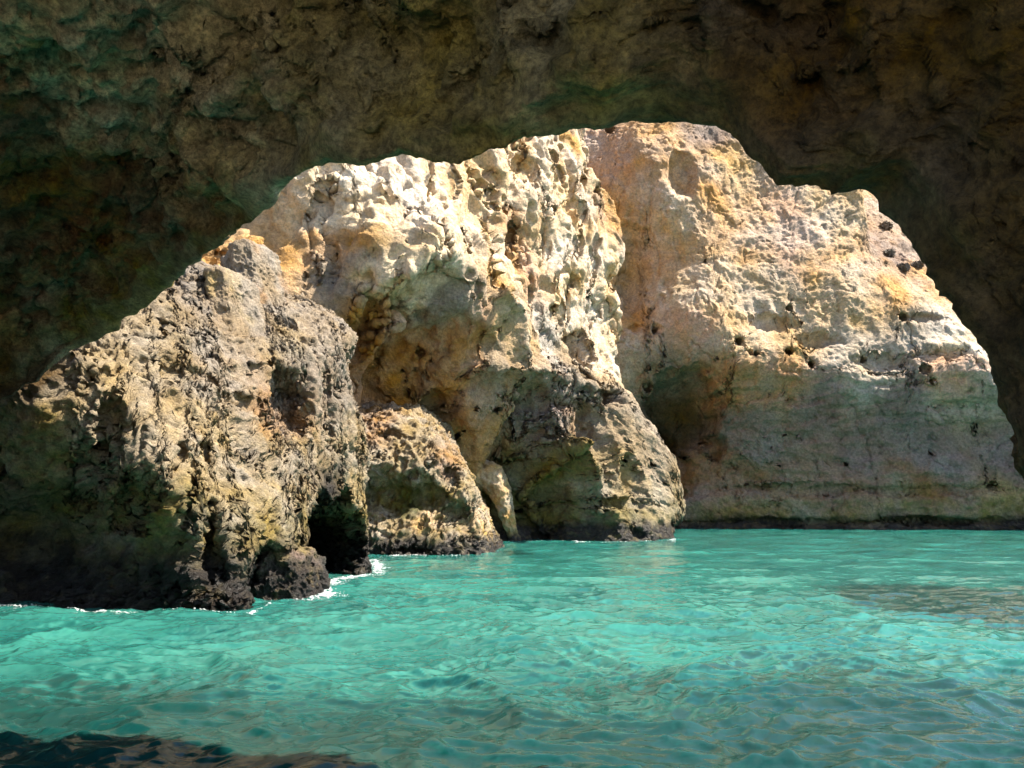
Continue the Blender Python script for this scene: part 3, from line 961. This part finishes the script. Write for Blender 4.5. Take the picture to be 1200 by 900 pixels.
def swell(p2):
    wv = np.stack([fbm(p2 / 2.2 + 3, 2), fbm(p2 / 2.2 + 7, 2), 0 * p2[..., 0]], -1)
    q = p2 + wv * 0.4
    st = np.array([0.7, 1.0, 1.0])
    nf_ = 0.35 + 0.65 * sstep(26, 8, np.hypot(p2[..., 0], p2[..., 1]))
    h = 0.060 * perlin(q * st / 2.3 + 11) + 0.040 * ridged(q * st / 1.9 + 31, 1) * (0.5 + 0.5 * nf_) \
        + (0.037 * ridged(q * st / 0.75 + 5, 2) + 0.018 * ridged(q * st / 0.34 + 9, 2)) * nf_
    return h * sstep(120, 40, np.hypot(p2[..., 0], p2[..., 1]))


hgt = swell(p2)
PW = np.stack([X, Y, hgt], -1)
gx = np.gradient(hgt, axis=0) / np.maximum(np.gradient(X, axis=0), 1e-6)
gy = np.gradient(hgt, axis=1) / np.maximum(np.gradient(Y, axis=1), 1e-6)
# tone of the water: pale sand, darker weed beds, painted foreground shade; looked up where the slanting surface bends the view
bx, by = X - gx * 2.6, Y - gy * 2.6
pb = np.stack([bx, by, 0 * X], -1)
weed_shade = np.zeros(X.shape)


def bed(px, py, rx, ry, k):
    r = ray(px, py)
    t = -CAM[2] / r[2]
    c = CAM + r * t
    r1 = ray(px + rx, py)
    a = abs((CAM + r1 * (-CAM[2] / r1[2]))[0] - c[0])
    r2 = ray(px, py + ry)
    b = abs((CAM + r2 * (-CAM[2] / r2[2]))[1] - c[1])
    rr = np.sqrt(((bx - c[0]) / a) ** 2 + ((by - c[1]) / b) ** 2)
    return k * np.exp(-rr ** 2 * 0.9)


for b_ in ((1130, 705, 160, 40, 1.0), (700, 805, 150, 26, 0.62), (960, 800, 190, 36, 0.6), (1130, 860, 260, 74, 1.15), (560, 900, 360, 74, 1.3), (40, 850, 190, 50, 1.2),
           (330, 885, 200, 40, 1.2), (360, 790, 100, 16, 0.5), (880, 895, 260, 70, 1.2), (700, 655, 60, 6, 0.3), (605, 648, 30, 5, 0.7), (200, 725, 160, 12, 0.45)):  # patches nearest the boat paint the arch's shadow and dark reflection
    weed_shade = np.maximum(weed_shade, bed(*b_))
stones = fbm(pb / 0.9 + 140, 5, 0.6)
weed_shade = sstep(0.36, 0.62, weed_shade * 1.0 + stones * 0.55 * (0.25 + weed_shade)) * np.clip(0.35 + weed_shade, 0, 1)
sandn = fbm(pb / 1.7 + 40, 4)
caustic = ridged(pb / 0.9 + fbm(pb / 0.8, 2)[..., None] * 0.4, 2)  # lines of focused sunlight painted into the water colour
lite, deep, wd = np.array((.036, .178, .143)), np.array((.006, .068, .064)), np.array((.022, .036, .030))
k1 = np.clip(0.56 + 0.75 * sandn + 0.22 * caustic - 0.55 * sstep(10.0, 5.5, Y + 0.8 * fbm(pb / 1.5, 2)), 0, 1)[..., None]
wc = deep * (1 - k1) + lite * k1
# colour darkened towards the boat to paint the shade under the arch
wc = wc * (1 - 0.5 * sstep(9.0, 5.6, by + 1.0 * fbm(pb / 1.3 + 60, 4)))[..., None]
far_ = sstep(18, 45, Y)[..., None]
wc = wc * (1 - far_) + (0.35 * wc + 0.65 * np.array((.015, .122, .104))) * far_
wm = np.clip(weed_shade, 0, 1)[..., None] * 0.92
mix_ = sstep(-0.3, 0.4, fbm(pb / 0.6 + 200, 3))[..., None]
wd = np.array((.008, .040, .036)) * (1 - mix_) + np.array((.014, .042, .034)) * mix_
wc = wc * (1 - wm) + wd * wm
M_WATER = bpy.data.materials.new('sea_water')
M_WATER.use_nodes = True
nt = M_WATER.node_tree
bs = nt.nodes['Principled BSDF']
a = nt.nodes.new('ShaderNodeAttribute')
a.attribute_name = 'Col'
nt.links.new(a.outputs['Color'], bs.inputs['Base Color'])
bs.inputs['IOR'].default_value = 1.333
bs.inputs['Roughness'].default_value = 0.02
bs.inputs['Subsurface Weight'].default_value = 0.4
bs.inputs['Subsurface Radius'].default_value = (0.3, 1.0, 0.8)
bs.inputs['Subsurface Scale'].default_value = 0.8
nz = nt.nodes.new('ShaderNodeTexNoise')
nz.inputs['Scale'].default_value = 7
nz.inputs['Detail'].default_value = 4
co = nt.nodes.new('ShaderNodeTexCoord')
nt.links.new(co.outputs['Object'], nz.inputs['Vector'])
bp = nt.nodes.new('ShaderNodeBump')
bp.inputs['Strength'].default_value = 0.35
bp.inputs['Distance'].default_value = 0.03
nt.links.new(nz.outputs['Fac'], bp.inputs['Height'])
nt.links.new(bp.outputs['Normal'], bs.inputs['Normal'])
o = link_grid('sea_water', PW, np.concatenate([wc, np.ones(X.shape + (1,))], -1), M_WATER)
o['label'] = 'clear turquoise sea water rippling between the cliffs and into the cave'
o['category'] = 'water'
o['kind'] = 'structure'

# pale beach, added unseen behind the boat to bounce warm light into the cave
BX, BY = np.meshgrid(np.linspace(-30, 30, 160), np.linspace(-40, -1.2, 110), indexing='ij')
bp_ = np.stack([BX, BY, 0 * BX], -1)
BZ = -0.25 + 0.11 * np.maximum(-1.6 - BY, 0) * (BY > -14) + 0.11 * 11.5 * (BY <= -14) + fbm(bp_ / 2.5, 4) * 0.12
PBe = np.stack([BX, BY, BZ], -1)
CBe = np.ones(PBe.shape) * np.array((.62, .50, .35)) * (1 + 0.2 * fbm(bp_ / 0.8, 3))[..., None]
o = link_grid('bounce_beach', PBe, np.concatenate([CBe, np.zeros(BX.shape + (1,))], -1), M_MID)
o['label'] = 'pale sandy beach added unseen behind the boat to bounce light upwards'
o['category'] = 'bounce_beach'
o['kind'] = 'structure'

# foam where the swell meets the rocks
FO = [[W(-20, 13.45), W(60, 13.3), W(150, 13.25), W(240, 13.1), W(288, 12.95), W(300, 13.5), W(318, 14.5)],
      [W(345, 15.3), W(362, 15.2), W(385, 15.6), W(372, 16.6), W(390, 17.8), W(420, 19.2), W(440, 19.8), W(446, 21.5), W(440, 24)],
      [W(440, 25.6), W(480, 26.6), W(530, 26.7), W(572, 27.5), W(575, 30)], [W(570, 36), W(605, 36.2), W(640, 36.4), W(700, 35.8), W(760, 36.4), W(794, 37.6)]]
FW = [0.03, 0.24, 0.07, 0.08]
fverts, fquads, nf = [], [], 0
for L_, w_, res in zip(FO, FW, (0.016, 0.02, 0.03, 0.045)):
    L_ = np.array(L_)[:, :2]
    lo_, hi_ = L_.min(0) - 3.5 * w_ - 0.3, L_.max(0) + 3.5 * w_ + 0.3
    GX, GY = np.meshgrid(np.arange(lo_[0], hi_[0], res), np.arange(lo_[1], hi_[1], res), indexing='ij')
    best = np.full(GX.shape, 1e9)
    for a_, b_ in zip(L_[:-1], L_[1:]):
        ab = b_ - a_
        t = np.clip(((GX - a_[0]) * ab[0] + (GY - a_[1]) * ab[1]) / (ab @ ab), 0, 1)
        best = np.minimum(best, np.hypot(GX - a_[0] - t * ab[0], GY - a_[1] - t * ab[1]))
    g2 = np.stack([GX, GY, 0 * GX], -1)
    f_ = np.exp(-best / w_) * (0.45 + 0.6 * sstep(-0.2, 0.4, fbm(g2 / 0.9 + 77, 2)))
    f_ = f_ + sstep(3.2 * w_, 1.5 * w_, best) * (0.50 * ridged(g2 / 0.15 + 7, 3, 0.65) - 0.10)
    hgt_ = swell(g2)
    k_ = np.clip(f_ - 0.40, 0, 0.5)
    hz = hgt_ + 0.004 + k_ * 0.07 * (0.6 + fbm(g2 / 0.06, 2))
    n_ = GX.size
    idx = np.arange(n_, dtype=np.int32).reshape(GX.shape)
    qd = np.stack([idx[:-1, :-1], idx[1:, :-1], idx[1:, 1:], idx[:-1, 1:]], -1).reshape(-1, 4)
    qd = qd[f_[:-1, :-1].reshape(-1) > 0.40]
    uq, inv = np.unique(qd, return_inverse=True)
    fverts.append(np.stack([GX, GY, hz], -1).reshape(-1, 3)[uq])
    fquads.append(inv.reshape(-1, 4) + nf)
    nf += len(uq)
FV = np.concatenate(fverts)
me = bpy.data.meshes.new('sea_foam')
me.vertices.add(len(FV))
me.vertices.foreach_set('co', FV.astype(F32).ravel())
link_faces(me, np.concatenate(fquads))
M_FOAM = bpy.data.materials.new('foam')
M_FOAM.use_nodes = True
b_ = M_FOAM.node_tree.nodes['Principled BSDF']
b_.inputs['Base Color'].default_value = (.50, .54, .54, 1)
b_.inputs['Roughness'].default_value = 0.6
b_.inputs['Alpha'].default_value = 0.62
finish(me, None, M_FOAM)
o = bpy.data.objects.new('sea_foam', me)
COL.objects.link(o)
o['label'] = 'white foam and spray where the swell washes the foot of the rocks'
o['category'] = 'foam'
o['kind'] = 'stuff'

# ================================================================== light
SUN = np.array([0.56, -0.03, 0.81])
SUN /= np.linalg.norm(SUN)
el = math.asin(SUN[2])
az = math.atan2(SUN[0], SUN[1])          # from +y towards +x
ld = bpy.data.lights.new('sun', 'SUN')
ld.energy = 4.9
ld.angle = math.radians(0.5)
ld.color = (1.0, 0.92, 0.79)
lo = bpy.data.objects.new('sun', ld)
from mathutils import Vector
lo.rotation_euler = Vector(SUN).to_track_quat('Z', 'Y').to_euler()
lo.location = (30, 0, 40)
COL.objects.link(lo)
w = bpy.data.worlds.new('World')
sc.world = w
w.use_nodes = True
nt = w.node_tree
sky = nt.nodes.new('ShaderNodeTexSky')
sky.sky_type = 'NISHITA'
sky.sun_disc = False
sky.sun_elevation = el
sky.sun_rotation = az
nt.links.new(sky.outputs['Color'], nt.nodes['Background'].inputs['Color'])
nt.nodes['Background'].inputs['Strength'].default_value = 0.09

cd = bpy.data.cameras.new('camera')
cd.sensor_fit = 'HORIZONTAL'
cd.sensor_width = 36
cd.lens = 36 * FOC / 1200
cd.clip_start = 0.05
cd.clip_end = 1500
cam = bpy.data.objects.new('camera', cd)
cam.location = CAM
cam.rotation_euler = (math.pi / 2 + PITCH, 0, 0)
COL.objects.link(cam)
sc.camera = cam

vs = sc.view_settings
vs.view_transform = 'Standard'
vs.look = 'None'
vs.gamma = 1
vs.exposure = 1.65
cy = sc.cycles
cy.max_bounces = 8
cy.diffuse_bounces = 5
cy.glossy_bounces = 4
cy.use_denoising = True
cy.denoiser = 'OPENIMAGEDENOISE'
cy.sample_clamp_indirect = 10
cy.caustics_reflective = False
cy.caustics_refractive = False
